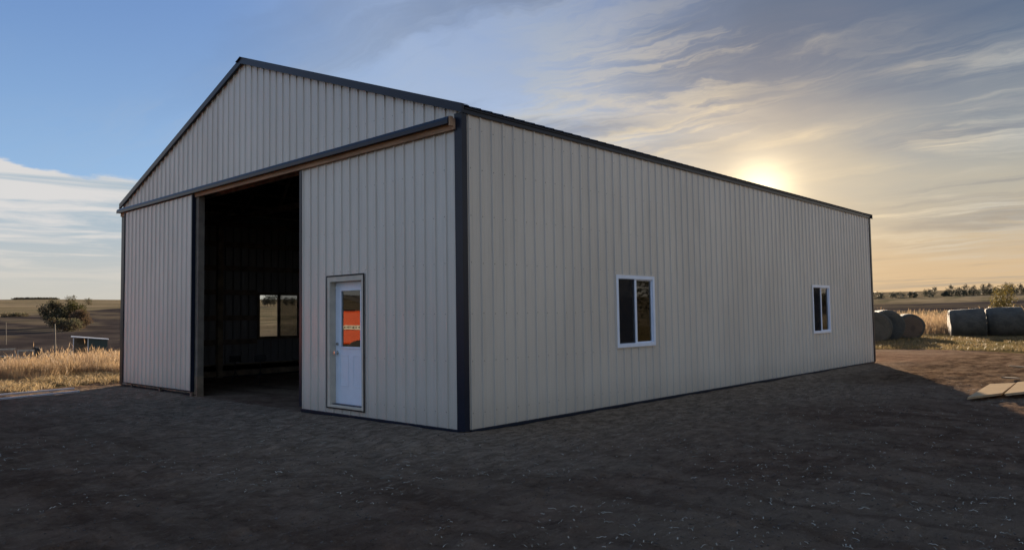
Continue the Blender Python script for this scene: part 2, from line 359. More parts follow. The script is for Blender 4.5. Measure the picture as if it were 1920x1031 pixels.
# litter on the soil
def litter():
    n = 6500
    a = np.radians(RNG.uniform(-83, -5, n)); r = 2.2+16*RNG.random(n)**1.1; x = CAM[0]+r*np.sin(a); y = CAM[1]+r*np.cos(a)
    dens = fbm(x/1.3, y/1.3, 3, 81)+.12*np.clip((np.degrees(a)+60)/30, -1, 1)
    k = (dens > .53) & ~((x < .05) & (y > -.1)); x, y = x[k], y[k]
    mb = MB(); Z = gz(x, y)
    for X, Y, z in zip(x, y, Z):
        L = random.choice((.02, .025, .03, .04, .055, .08))*random.uniform(.7, 1.2); w = random.uniform(.002, .0048); t = random.uniform(0, 6.28); c = random.uniform(-1.3, 1.3); pts = []
        px, py = X, Y; st = 4
        vs = []
        for i in range(st+1):
            th = t+c*(i/st-.5); hz = z+.006+.012*math.sin(i/st*3.14)*random.random()
            vs += [(px-math.sin(th)*w, py+math.cos(th)*w, hz), (px+math.sin(th)*w, py-math.cos(th)*w, hz+.002)]
            px += math.cos(th)*L/st; py += math.sin(th)*L/st
        mb.add(vs, [(2*i, 2*i+1, 2*i+3, 2*i+2) for i in range(st)])
    tag(mb.build('straw_litter', 'straw'), 'pale straw and stalk bits strewn over the dark soil', 'straw', kind='stuff')
    mb = MB(); n = 11000
    a = np.radians(RNG.uniform(-83, -5, n)); r = 2.2+17*RNG.random(n)**.9; x = CAM[0]+r*np.sin(a); y = CAM[1]+r*np.cos(a)
    k = (fbm(x/.9, y/.9, 3, 91) > .42) & ~((x < .1) & (y > -.15)); x, y = x[k], y[k]; Z = gz(x, y)
    base = [(1, 0, 0), (-1, 0, 0), (0, 1, 0), (0, -1, 0), (0, 0, 1), (0, 0, -1)]
    fs = [(0, 2, 4), (2, 1, 4), (1, 3, 4), (3, 0, 4), (2, 0, 5), (1, 2, 5), (3, 1, 5), (0, 3, 5)]
    for X, Y, z in zip(x, y, Z):
        s = random.choice((.004, .005, .006, .008, .010, .013))*random.uniform(.7, 1.3); t = random.uniform(0, 6.28); ct, sn = math.cos(t)*s, math.sin(t)*s
        j = [random.uniform(.6, 1.3) for _ in range(6)]
        mb.add([(X+(ct*b[0]-sn*b[1])*q, Y+(sn*b[0]+ct*b[1])*q, z+.003+b[2]*s*.6*q) for b, q in zip(base, j)], fs)
    tag(mb.build('soil_clods', 'clod'), 'small clods of dark soil scattered over the yard', 'soil', kind='stuff')
litter()
# ------------------------------------------------------------------ barn
W, L, H, SL = 12.2, 17.0, 4.44, .3515
HW = W/2; PER = .2286
RH = .021
def prof(t):                                   # rib height at distance t along the sheet
    t = (t+PER/2) % PER-PER/2; a = abs(t)
    if a < .007: return RH
    if a < .016: return RH*(.016-a)/.009
    b = abs(a-.0762)
    if b < .004: return .0035
    if b < .011: return .0035*(.011-b)/.007
    return 0
def ribs(u0, u1, extra, ph):
    s = {u0, u1, *[e for e in extra if u0 < e < u1]}
    k = int((u0-ph)//PER)-1
    while ph+k*PER < u1+PER:
        c = ph+k*PER
        for d in (-.0872, -.0802, -.0722, -.0652, -.016, -.007, .007, .016, .0652, .0722, .0802, .0872):
            if u0 < c+d < u1: s.add(c+d)
        k += 1
    return sorted(s)
def sheet(mb, O, U, Nn, u0, u1, z0, top, holes=(), ph=0., V=Vector((0, 0, 1))):
    extra = [h for q in holes for h in q[:2]]+[u0+(u1-u0)/2]
    us = ribs(u0, u1, extra, ph); O = Vector(O); U = Vector(U); Nn = Vector(Nn)
    P = lambda u, z: O+U*u+V*z+Nn*prof(u-ph)
    for a, b in zip(us, us[1:]):
        m = (a+b)/2; segs = [(z0, None)]
        for h0, h1, q0, q1 in sorted([h for h in holes if h[0] < m < h[1]], key=lambda h: h[2]):
            lo = segs.pop()[0]; segs += ([(lo, q0)] if q0 > lo+1e-4 else [])+[(q1, None)]
        for lo, hi in segs:
            ta, tb = (top(a), top(b)) if hi is None else (hi, hi)
            if min(ta, tb) <= lo: continue
            mb.add([P(a, lo), P(b, lo), P(b, tb), P(a, ta)], [(0, 1, 2, 3) if U.cross(V).dot(Nn) > 0 else (3, 2, 1, 0)])
def screws(mb, O, U, Nn, u0, u1, zs, top, holes=(), ph=0.):
    O = Vector(O); U = Vector(U); Nn = Vector(Nn); mb.m = 1
    k = math.ceil((u0+.03-ph)/PER)
    while ph+k*PER < u1-.03:
        for du in (.035,):
            u = ph+k*PER+du
            for z in zs:
                if z > top(u)-.05 or any(h[0]-.02 < u < h[1]+.02 and h[2]-.02 < z < h[3]+.02 for h in holes): continue
                c = O+U*u+Vector((0, 0, z+random.uniform(-.006, .006))); r = .0075
                e = [c+U*(r*math.cos(t))+Vector((0, 0, r*math.sin(t))) for t in [i*math.pi/3 for i in range(6)]]
                mb.add([p+Nn*.001 for p in e]+[p*1+Nn*.006 for p in e], [(6, 7, 8, 9, 10, 11)]+[(i, (i+1) % 6, (i+1) % 6+6, i+6) for i in range(6)])
        k += 1
    mb.m = 0
barn = tag(empty('pole_barn'), 'beige ribbed steel pole barn with dark navy trim, sliding door half open', 'barn')
rake = lambda u: H-.03+SL*min(u, W-u)
WZ0, WZ1 = .99, 2.23
WZ = (.99, 2.31)
WIN_R = [(3.555, 4.755), (12.23, 13.43)]
WIN_L = [(3.575, 4.92), (12.23, 13.43)]
GIRTS = [.25, .95, 1.6, 2.3, 2.95, 3.6, 4.15]
# front: u runs from the near corner towards -X
hf = [(4.02, 8.0, 0, 4.2), (2.235, 3.195, 0.13, 2.225)]
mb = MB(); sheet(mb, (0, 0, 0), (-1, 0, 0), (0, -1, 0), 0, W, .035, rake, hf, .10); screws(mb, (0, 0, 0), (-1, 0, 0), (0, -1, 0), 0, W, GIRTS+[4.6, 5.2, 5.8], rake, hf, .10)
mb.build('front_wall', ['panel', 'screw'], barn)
hr = [(a+.02, b-.02, WZ0+.02, WZ1-.02) for a, b in WIN_R]; hl = [(a+.02, b-.02, WZ[0]+.02, WZ[1]-.02) for a, b in WIN_L]
mb = MB(); sheet(mb, (0, 0, 0), (0, 1, 0), (1, 0, 0), 0, L, .035, lambda u: H+.004, hr, .12); screws(mb, (0, 0, 0), (0, 1, 0), (1, 0, 0), 0, L, GIRTS, lambda u: H, hr, .12)
mb.build('side_wall', ['panel', 'screw'], barn)
mb = MB(); sheet(mb, (-W, 0, 0), (0, 1, 0), (-1, 0, 0), 0, L, .035, lambda u: H+.004, hl, .12)
mb.build('side_wall', 'panel', barn)
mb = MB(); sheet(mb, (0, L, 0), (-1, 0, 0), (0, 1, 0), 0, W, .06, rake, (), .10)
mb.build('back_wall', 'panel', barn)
# roof
cs = math.hypot(1, SL)
for sgn, x0 in ((1, .07), (-1, -W-.07)):
    mb = MB(); V = Vector((-sgn, 0, SL))/cs; Nr = Vector((sgn*SL, 0, 1))/cs
    ln = (HW+.07)*cs
    sheet(mb, (x0, -.045, H-.07*SL+.012), (0, 1, 0), Nr, 0, L+.09, 0, lambda u: ln-.04, (), .11, V)
    mb.build('roof', 'roof', barn)
mb = MB()
zc = H+SL*HW+.03
mb.prism([(-HW-.17, zc-.17*SL+.008), (-HW, zc+.012), (-HW+.17, zc-.17*SL+.008), (-HW+.17, zc-.17*SL-.002), (-HW, zc+.002), (-HW-.17, zc-.17*SL-.002)], -.10, L+.10, 1); mb.build('ridge_cap', 'roof', barn)
for yy, s in ((-.026, -1), (L+.026, 1)):
    for sg in (1, -1):
        xe = .075 if sg > 0 else -W-.075; mb = MB()
        za = H-.075*SL; zb = H+SL*HW
        for d0, d1, z0, z1 in ((0, .045, -.08, .035), (.045, .052, -.088, -.06)):
            y0, y1 = yy+s*d0, yy+s*d1
            mb.hexa([(xe, y0, za+z0), (xe, y1, za+z0), (-HW, y1, zb+z0), (-HW, y0, zb+z0)], [(xe, y0, za+z1), (xe, y1, za+z1), (-HW, y1, zb+z1), (-HW, y0, zb+z1)])
        # flange lapping the roof
        y0, y1 = yy+s*.045, yy-s*.07
        mb.hexa([(xe, y0, za+.036), (xe, y1, za+.036), (-HW, y1, zb+.036), (-HW, y0, zb+.036)], [(xe, y0, za+.042), (xe, y1, za+.042), (-HW, y1, zb+.042), (-HW, y0, zb+.042)])
        mb.build('rake_trim', 'trim', barn)
for x0, s in ((.024, 1), (-W-.024, -1)):
    mb = MB(); mb.box((x0, .01, H-.098), (x0+s*.012, L-.01, H-.012)); mb.box((x0+s*.012, .01, H-.04), (x0+s*.030, L-.01, H-.024)); mb.build('eave_trim', 'trim', barn)
for cx, cy, sx, sy in ((0, 0, 1, -1), (-W, 0, -1, -1), (0, L, 1, 1), (-W, L, -1, 1)):
    t = .024; mb = MB(); ox, oy = cx+sx*t, cy+sy*t
    pts = [(ox, oy), (ox, oy-sy*.095), (ox-sx*.004, oy-sy*.095), (ox-sx*.004, oy-sy*.004), (ox-sx*.15, oy-sy*.004), (ox-sx*.15, oy)]
    mb.prism(pts, .02, H-.088, 2)
    mb.prism([(ox-sx*.005, oy-sy*.08), (ox-sx*.005, oy-sy*.097), (ox-sx*.022, oy-sy*.097), (ox-sx*.022, oy-sy*.08)], .02, H-.10, 2)
    mb.build('corner_trim', 'trim', barn)
mb = MB()
for a, b in ((-4.02, -.1), (-W+.1, -8.0)): mb.box((a, -.0265, .0), (b, -.036, .026)); mb.box((a, .02, -.12), (b, -.022, .034))
for x0, s in ((.0, 1), (-W, -1)): mb.box((x0+s*.0265, .1, 0), (x0+s*.036, L-.1, .026)); mb.box((x0-s*.02, .1, -.12), (x0+s*.022, L-.1, .034))
mb.box((-W+.1, L+.022, 0), (-.1, L+.034, .075)); mb.build('base_trim', 'trim', barn)
# opening trim
mb = MB(); mb.box((-4.075, -.026, .07), (-4.00, .02, 4.19)); mb.box((-4.02, .02, .0), (-4.00, .13, 4.19)); mb.build('opening_trim', 'trim', barn)
# header and track
mb = MB(); mb.box((-12.2, -.060, 4.125), (-.10, -.024, 4.28)); mb.build('header_board', 'header', barn, bevel=.004)
mb = MB()
pf = [(-.061, 4.21), (-.061, 4.312), (-.10, 4.312), (-.13, 4.302), (-.146, 4.28), (-.152, 4.255), (-.152, 4.20), (-.146, 4.20), (-.146, 4.21)]
mb.prism(pf, -12.22, -.125, 0); mb.build('door_track', 'trim', barn)
mb = MB(); mb.box((-.125, -.13, 4.17), (-.10, -.061, 4.30)); mb.build('track_bracket', 'header', barn)
# sliding door, parked left
sd = MB(); sheet(sd, (-8.09, -.090, 0), (-1, 0, 0), (0, -1, 0), 0, 3.70, .10, lambda u: 4.18, (), .06); screws(sd, (-8.09, -.090, 0), (-1, 0, 0), (0, -1, 0), 0, 3.70, [.3, 1.1, 1.9, 2.7, 3.5, 4.05], lambda u: 4.2, (), .06)
door = sd.build('sliding_door', ['panel', 'screw'], barn)
mb = MB(); mb.box((-8.095, -.116, .08), (-8.075, -.040, 4.18)); mb.box((-11.81, -.116, .08), (-11.785, -.040, 4.18)); mb.box((-11.785, -.111, .078), (-8.095, -.040, .104)); mb.build('door_edge_trim', 'trim', door)
mb = MB()
for z in (.13, 1.45, 2.8, 4.1): mb.box((-11.78, -.084, z), (-8.10, -.045, z+.09))
mb.build('door_rail', 'wood', door)
for xx in (-8.13, -9.7, -11.3): mb = MB(); mb.box((xx-.035, -.09, gh(xx, -.1)-.08), (xx+.035, -.055, .1)); mb.build('guide_block', 'wood', barn)
# entry door
mb = MB()
x0, x1, z0, z1 = -3.245, -2.215, .105, 2.255
for a, b in (((x0, -.030, z0), (x0+.022, -.021, z1)), ((x1-.022, -.030, z0), (x1, -.021, z1)), ((x0, -.0305, z1-.022), (x1, -.0215, z1)), ((x0, -.0305, z0), (x1, -.0215, z0+.02))): mb.box(a, b)
mb.build('door_casing', 'black', barn)
mb = MB()
mb.box((-3.222, -.028, .125), (-3.15, .12, 2.233)); mb.box((-2.285, -.028, .125), (-2.237, .12, 2.233)); mb.box((-3.15, -.026, 2.15), (-2.285, .12, 2.232)); mb.box((-3.15, -.026, .127), (-2.285, .12, .165))
mb.build('door_frame', 'jamb', barn, bevel=.003)
mb = MB()
lx0, lx1, lz0, lz1 = -3.147, -2.288, .18, 2.147; g0, g1, gz0, gz1 = -2.975, -2.455, 1.10, 2.0
Y0, Y1 = .085, .125
for a, b in (((lx0, Y0, lz0), (lx1, Y1, gz0)), ((lx0, Y0, gz1), (lx1, Y1, lz1)), ((lx0, Y0, gz0), (g0, Y1, gz1)), ((g1, Y0, gz0), (lx1, Y1, gz1))): mb.box(a, b)
leaf = mb.build('entry_door', 'door', barn)
mb = MB()
for a, b in ((-3.03, -2.78), (-2.66, -2.41)):
    for za, zb in ((.46, .97),):
        for q in (((a, Y0-.005, za), (a+.018, Y0, zb)), ((b-.018, Y0-.005, za), (b, Y0, zb)), ((a+.018, Y0-.005, za), (b-.018, Y0, za+.018)), ((a+.018, Y0-.005, zb-.018), (b-.018, Y0, zb))): mb.box(*q)
mb.build('embossed_panel', 'door', leaf, bevel=.004)
mb = MB()
for a, b in (((g0-.03, Y0-.012, gz0-.03), (g1+.03, Y0, gz0)), ((g0-.03, Y0-.012, gz1), (g1+.03, Y0, gz1+.03)), ((g0-.03, Y0-.012, gz0), (g0, Y0, gz1)), ((g1, Y0-.012, gz0), (g1+.03, Y0, gz1))): mb.box(a, b)
mb.build('glass_moulding', 'door', leaf, bevel=.003)
mb = MB(); mb.box((g0, Y0+.012, gz0), (g1, Y0+.016, gz1)); mb.build('glass', 'doorglass', leaf)
mb = MB(); mb.tube((-3.085, Y0, 1.0), (-3.085, Y0-.012, 1.0), .032, n=16); mb.tube((-3.085, Y0-.012, 1.0), (-3.085, Y0-.04, 1.0), .012, n=12); mb.tube((-3.085, Y0-.04, 1.0), (-3.085, Y0-.075, 1.0), .022, .027, n=16); mb.build('door_knob', 'chrome', leaf, smooth=False, bevel=.002)
mb = MB(); mb.tube((-3.085, Y0, 1.14), (-3.085, Y0-.02, 1.14), .028, .024, n=16); mb.build('deadbolt', 'chrome', leaf)
mb = MB(); mb.box((-3.15, .02, .166), (-2.285, .12, .178)); mb.build('threshold', 'trim', barn)
# windows: plane x = xo, outward sign s
def window(xo, s, y0, y1, WZ0=WZ0, WZ1=WZ1):
    X = lambda d: xo+s*d
    fr = MB(); w = .062
    fr.box((X(-.06), y0, WZ0), (X(.032), y0+w, WZ1)); fr.box((X(-.06), y1-w, WZ0), (X(.032), y1, WZ1))
    fr.box((X(-.06), y0+w, WZ0), (X(.032), y1-w, WZ0+w)); fr.box((X(-.06), y0+w, WZ1-w), (X(.032), y1-w, WZ1))
    ym = (y0+y1)/2; fr.box((X(-.045), ym-.028, WZ0+w), (X(.018), ym+.028, WZ1-w))
    # inner sash lip
    for a, b in ((y0+w, ym-.028), (ym+.028, y1-w)):
        l = .018
        for q in (((X(-.03), a, WZ0+w), (X(.004), a+l, WZ1-w)), ((X(-.03), b-l, WZ0+w), (X(.004), b, WZ1-w)), ((X(-.03), a+l, WZ0+w), (X(.004), b-l, WZ0+w+l)), ((X(-.03), a+l, WZ1-w-l), (X(.004), b-l, WZ1-w))): fr.box(*q)
    f = fr.build('window', 'white' if s > 0 else 'wood', barn, bevel=.003)
    for i, (a, b) in enumerate(((y0+w, ym-.028), (ym+.028, y1-w))):
        mb = MB(); mb.box((X(-.016), a+.018, WZ0+w+.018), (X(-.012), b-.018, WZ1-w-.018)); mb.build('pane', 'glass', f)
    a, b = (y0+w, ym-.028) if s > 0 else (ym+.028, y1-w)
    mb = MB(); mb.box((X(.0055), a+.004, WZ0+w+.004), (X(.0065), b-.004, WZ1-w-.004)); mb.build('insect_screen', 'screen', f)
    bk = MB()
    for q in (((X(.019), y0-.014, WZ0-.014), (X(.026), y0, WZ1+.014)), ((X(.019), y1, WZ0-.014), (X(.026), y1+.014, WZ1+.014)), ((X(.019), y0, WZ0-.014), (X(.026), y1, WZ0)), ((X(.019), y0, WZ1), (X(.026), y1, WZ1+.014))): bk.box(*q)
    bk.build('flange', 'panel', f)
for a, b in WIN_R: window(0, 1, a, b)
for a, b in WIN_L: window(-W, -1, a, b, *WZ)
# framing inside
for yy in [0.09, 2.44, 4.88+.15, 7.32, 9.76, 12.0, 14.64, 16.9]:
    for xx in (-.10, -W+.10):
        mb = MB(); mb.box((xx-.07, yy-.07, -.1), (xx+.07, yy+.07, 4.12)); mb.build('post', 'treated', barn)
mb = MB(); mb.box((-8.13, -.03, -.1), (-7.96, .10, 4.16)); mb.build('post', 'jambpost', barn)
mb = MB(); mb.box((-8.135, -.036, -.1), (-7.955, -.0305, .40)); mb.box((-7.9595, -.0305, -.1), (-7.954, .10, .40)); mb.build('skirt_board', 'treated', barn)
mb = MB(); mb.box((-4.16, .135, -.1), (-4.0, .27, 4.2)); mb.build('post', 'treated', barn)
for xx in (-3.5, -1.9): mb = MB(); mb.box((xx-.05, .14, -.1), (xx+.05, .24, 4.2)); mb.build('post', 'treated', barn)
for x0, x1, gaps in ((-.02, -.058, WIN_R), (-W+.02, -W+.058, WIN_L)):
    for z in GIRTS:
        if .9 < z < 2.31: segs = [(.05, gaps[0][0]-.02), (gaps[0][1]+.02, gaps[1][0]-.02), (gaps[1][1]+.02, L-.05)]
        else: segs = [(.05, L-.05)]
        mb = MB()
        for a, b in segs: mb.box((x0, a, z-.07), (x1, b, z+.07))
        mb.build('girt', 'wood', barn)
    mb = MB(); mb.box((x0, .05, .03), (x1, L-.05, .36)); mb.build('skirt_board', 'treated', barn)
for z in GIRTS: mb = MB(); mb.box((-W+.1, L-.02, z-.07), (-.1, L-.058, z+.07)); mb.build('girt', 'wood', barn)
for yy in [.25, 2.44, 4.88, 7.32, 9.76, 12.2, 14.64, 16.8]:
    mb = MB(); e = H-.16
    mb.beam((-.1, yy, e), (-HW, yy, e+SL*(HW-.1)), .04, .14); mb.beam((-W+.1, yy, e), (-HW, yy, e+SL*(HW-.1)), .04, .14); mb.beam((-.1, yy+.041, e-.05), (-W+.1, yy+.041, e-.05), .04, .14)
    for k in range(6):
        xa = -W*(k+.5)/6; xb = -W*(k+1)/6 if k < 3 else -W*k/6
        mb.beam((xa, yy+.08, e), (xb, yy+.08, e+SL*min(-xb, W+xb)-.05), .035, .09)
    mb.build('truss', 'wood', barn)
for k in range(1, 9):
    for sg in (1, -1):
        d = HW*k/9; xx = -d if sg > 0 else -W+d; z = H+SL*d-.045
        mb = MB(); mb.box((xx-.02, 0.03, z-.07), (xx+.02, L-.03, z)); mb.build('purlin', 'wood', barn)
# ------------------------------------------------------------------ work lights inside the barn
def worklight():
    e = empty('work_light')
    mb = MB(); mb.box((-.15, -.05, .62), (.15, .06, .80)); mb.box((-.12, -.08, .66), (.12, -.05, .77)); mb.build('lamp_head', 'black', e, bevel=.02)
    mb = MB(); mb.tube((0, 0, .25), (0, 0, .62), .014); mb.build('stem', 'black', e)
    for k in range(3):
        t = k*2.094+.3; mb = MB(); mb.tube((0, 0, .34), (.22*math.cos(t), .22*math.sin(t), .0), .011); mb.build('leg', 'black', e)
    return e
w1 = worklight(); x, y = -10.35, 2.0; w1.location = (x, y, gh(x, y)); w1.rotation_euler = (0, 0, .7); w1.scale = (.85,)*3
tag(w1, 'dark boxy work light on splayed legs inside the barn, nearer the tan doorway post', 'work light', 'work lights inside the barn')
w2 = copy_tree(w1); x, y = -9.75, 2.35; w2.location = (x, y, gh(x, y)); w2.rotation_euler = (0, 0, 1.2); w2.scale = (.88,)*3
w2['label'] = 'dark boxy work light on splayed legs inside the barn, below the lit interior window'
# ------------------------------------------------------------------ sheets at the right
def slab(name, corners, z0, th, mat, label, cat, group=None):
    mb = MB(); mb.hexa([(x, y, z0+dz) for (x, y, dz) in corners], [(x, y, z0+dz+th) for (x, y, dz) in corners])
    o = mb.build(name, mat, bevel=.003); return tag(o, label, cat, group)
def G(px, py, z):
    d = fw+r2*((px-960)/F)+u2*((515.5-py)/F); t = (z-CAM[2])/d.z; return CAM[0]+d.x*t, CAM[1]+d.y*t
def pile(name, pix, z, th, n, label, dz=(0, 0, 0, 0)):
    cs = [(*G(px, py, z), q) for (px, py), q in zip(pix, dz)]
    e = empty(name, (cs[0][0], cs[0][1], 0)); tag(e, label, 'plywood', 'plywood sheets lying on the yard')
    for k in range(n):
        mb = MB(); j = [random.uniform(-.02, .02) for _ in range(2)]
        if k == n-1: j = [0, 0]
        zz = z-(n-k)*th
        mb.hexa([(x-cs[0][0]+j[0], y-cs[0][1]+j[1], zz+d) for x, y, d in cs], [(x-cs[0][0]+j[0], y-cs[0][1]+j[1], zz+d+th-.002) for x, y, d in cs])
        mb.build('sheet', 'ply', e, bevel=.002)
pile('plywood_sheet', [(1814, 744), (1879, 736), (1904, 717), (1856, 719)], .09, .02, 2, 'plywood sheets at the frame edge, left part lying half in the barn shadow')
pile('plywood_sheet', [(1883, 737.5), (2010, 724), (1990, 707), (1908, 715.5)], .10, .02, 2, 'fully sunlit plywood sheets, right of the split, running out of the picture')
for (px, py, ln, rz, lab) in ((1912, 686, .5, .3, 'short pale board on the sunlit dirt beyond the plywood'), (1895, 714, .5, 1.2, 'dark scrap board poking up behind the plywood sheets')):
    mb = MB(); mb.box((-ln/2, -.05, 0), (ln/2, .05, .03)); x, y = G(px, py, 0)
    o = mb.build('scrap_board', 'ply' if px > 1900 else 'treated', bevel=.003, loc=(x, y, gh(x, y)+.005 if px > 1900 else .05)); o.rotation_euler = (.05, .08, rz); tag(o, lab, 'board')
# ------------------------------------------------------------------ metal trim lengths at the left
def channel(p, q, lab, cs=.40):
    p = Vector((*p, 0)); q = Vector((*q, 0)); ln = (q-p).length
    mb = MB(); mb.prism([(u*cs, v*cs) for u, v in [(-.07, 0), (-.07, .075), (-.055, .092), (.055, .092), (.07, .075), (.07, 0), (.063, 0), (.063, .072), (.052, .084), (-.052, .084), (-.063, .072), (-.063, 0)]], 0, ln, 0)
    o = mb.build('metal_trim', 'galv', loc=(p.x, p.y, max(gh(p.x, p.y), gh(q.x, q.y))+.02)); o.rotation_euler = (0, 0, math.atan2(q.y-p.y, q.x-p.x)); tag(o, lab, 'metal trim', 'long metal trims lying on the dirt')
channel(G(139, 725.5, .05), G(-110, 746.5, .05), 'long pale metal trim on the dirt, the one nearer the dry grass')
channel(G(148, 731.5, .05), G(-110, 756.5, .05), 'long pale metal trim on the dirt, the one nearer the camera')
# ------------------------------------------------------------------ hay bales
def bale_mat(name, c1, c2):
    m, nt, b = newmat(name); tc = N(nt, 'ShaderNodeTexCoord').outputs['Object']
    f = NOISE(nt, MAP(nt, tc, (2, 14, 14)), 3, 5, .7); g = NOISE(nt, tc, 2.2, 3)
    c = MIX(nt, SS(nt, .3, .7, f), c1, c2); c = MIX(nt, MA(nt, 'MULTIPLY', SS(nt, .45, .65, g), .5), c, tuple(x*.5 for x in c1))
    nt.links.new(c, b.inputs['Base Color']); b.inputs['Roughness'].default_value = .75; BUMP(nt, b, NOISE(nt, MAP(nt, tc, (1, 3, 3)), 9, 8, .75), 1, .12); return m
M['wrap'] = bale_mat('net_wrap', (.052, .05, .041), (.12, .11, .085)); M['hay'] = bale_mat('hay_end', (.11, .07, .045), (.20, .135, .085))
def bale(x, y, rz, rad, ln, lab, tilt=0, seed=1, pale=False, end='hay'):
    rr = random.Random(seed); n = 40; prof_ = [(-.5, 0), (-.5, .5), (-.5, .8), (-.485, .93), (-.44, .985), (-.3, 1), (-.1, 1.01), (.1, 1.0), (.3, 1), (.44, .985), (.485, .93), (.5, .8), (.5, .5), (.5, 0)]
    ph = [rr.uniform(0, 6.28) for _ in range(4)]
    def ring(t, k): 
        o = []
        for i in range(n):
            a = 2*math.pi*i/n; q = rad*k*(1+.02*math.sin(2*a+ph[0])+.012*math.sin(5*a+ph[1]+t*3)+.01*rr.uniform(-1, 1))
            zz = q*math.sin(a)*(.97 if math.sin(a) > 0 else 1); zz = max(zz, -rad*.93)
            o.append((t*ln+.02*rr.uniform(-1, 1)*(k > .5), q*math.cos(a)*1.03, zz+rad*.93))
        return o
    mb = MB(); vs = []
    for t, k in prof_: vs += ring(t, max(k, .001))
    fs = []; mi = []
    for j in range(len(prof_)-1):
        for i in range(n):
            fs.append((j*n+i, (j+1)*n+i, (j+1)*n+(i+1) % n, j*n+(i+1) % n)); mi.append(1 if j < 2 or j >= len(prof_)-3 else 0)
    mb.add(vs, fs); mb.mi = mi
    o = mb.build('hay_bale', ['wrap', end], smooth=True, loc=(x, y, gh(x, y)-.03)); o.rotation_euler = (tilt*.5, tilt, rz); tag(o, lab, 'hay bale', 'round hay bales on the grass'); return o
va = YAW+math.atan((1845-960)/F)
def gp(px, py): return G(px, py, 0)
x, y = bear(1811, 49.5); bale(x, y, .33, .85, 1.75, 'dark round bale with a sunlit strip on its left end, left of the touching pair', -.05, 3)
x, y = bear(1881, 50.5); bale(x, y, .25, .88, 1.8, 'dark round bale leaning at its right end, under the yellow tree', -.03, 4)
x, y = bear(1634, 42); bale(x, y, -1.15, .80, 1.5, 'round bale tucked against the barn corner, leftmost of the bales', 0, 5, end='wrap')
x, y = bear(1655, 43.4); bale(x, y, -1.0, .82, 1.5, 'dark wrapped round bale between the barn-corner bale and the brown-ended one', 0, 6, end='wrap')
x, y = bear(1698, 45.6); bale(x, y, -.95+math.pi, .72, .95, 'round bale showing its brown hay end with a pale rim', 0, 7)
# ------------------------------------------------------------------ trees
def foliage(mb, blobs, n, ls, rr):
    tot = sum(b[3]**2 for b in blobs)
    for bx, by, bz, br, sq in blobs:
        for _ in range(int(n*br*br/tot)):
            d = Vector((rr.gauss(0, 1), rr.gauss(0, 1), rr.gauss(0, 1))).normalized(); q = br*(rr.random()**.45)*(1+.18*math.sin(5*d.x+3*d.z+bx*4))
            c = Vector((bx+d.x*q, by+d.y*q, bz+d.z*q*sq)); u = Vector((rr.gauss(0, 1), rr.gauss(0, 1), rr.gauss(0, 1))).normalized(); v = u.orthogonal().normalized(); s = ls*rr.uniform(.5, 1.2)
            u = u*s; v = v*s*.6
            mb.add([c-u*.5, c+v*.5, c+u*.5, c-v*.5], [(0, 1, 2, 3)])
def tree(name, x, y, ht, wd, mat, lab, cat, group, n=1500, ls=.3, seed=1, trunk=.25, spiky=False, dz=0):
    rr = random.Random(seed); e = empty(name, (x, y, gh(x, y)-.05+dz)); tag(e, lab, cat, group)
    mb = MB(); th = ht*trunk
    mb.tube((0, 0, -.3), (.03*ht, 0, th+ht*.2), .028*ht, .016*ht, 8)
    blobs = []; nb = 11
    for k in range(nb):
        t = k/nb; a = k*2.4+rr.random(); z = th*.8+(ht-th)*(.12+.78*t); rad = wd*.5*(math.sin(math.pi*(.25+.65*t)) if not spiky else (1-t)*.9+.1)
        q = rad*.62*rr.uniform(.7, 1.1); bx, by = math.cos(a)*q, math.sin(a)*q
        br = (ht*.17+wd*.10)*rr.uniform(.65, 1.1)*(1-.45*t if spiky else 1)
        blobs.append((bx, by, min(z, ht-br*.8), br, .8 if not spiky else 1.1)); mb.tube((.015*ht, 0, th*.7), (bx, by, z), .012*ht, .004*ht, 6)
    if spiky: blobs.append((0, 0, ht*.9, ht*.09, 1.6))
    mb.build('trunk', 'bark', e); fo = MB(); foliage(fo, blobs, n, ls, rr); fo.build('crown', mat, e); return e
x, y = bear(104, 200); tree('bushy_tree', x, y, 6.6, 8.0, 'leafdark', 'broad dark green tree in the valley left of the barn', 'tree', 'trees in the left valley', 3800, .42, 1, .1)
x, y = bear(138, 202); tree('bushy_tree', x, y, 6.2, 6.2, 'leafolive', 'olive tinged tree merging with the right side of the broad dark tree', 'tree', 'trees in the left valley', 3200, .4, 2, .1)
x, y = bear(151, 192); tree('bushy_tree', x, y, 4.4, 4.6, 'leafrust', 'low russet autumn tree in front of the olive tinged tree', 'tree', 'trees in the left valley', 2200, .36, 3, .08)
x, y = bear(124, 178); tree('bushy_tree', x, y, 2.9, 8.5, 'leafdark', 'low dark thicket at the foot of the valley trees', 'bush', 'trees in the left valley', 2600, .35, 4, .03)
x, y = bear(1881, 128); tree('yellow_tree', x, y, 4.9, 3.9, 'leafyel', 'yellow green autumn tree rising behind the leaning bale', 'tree', None, 1900, .26, 5, .08)
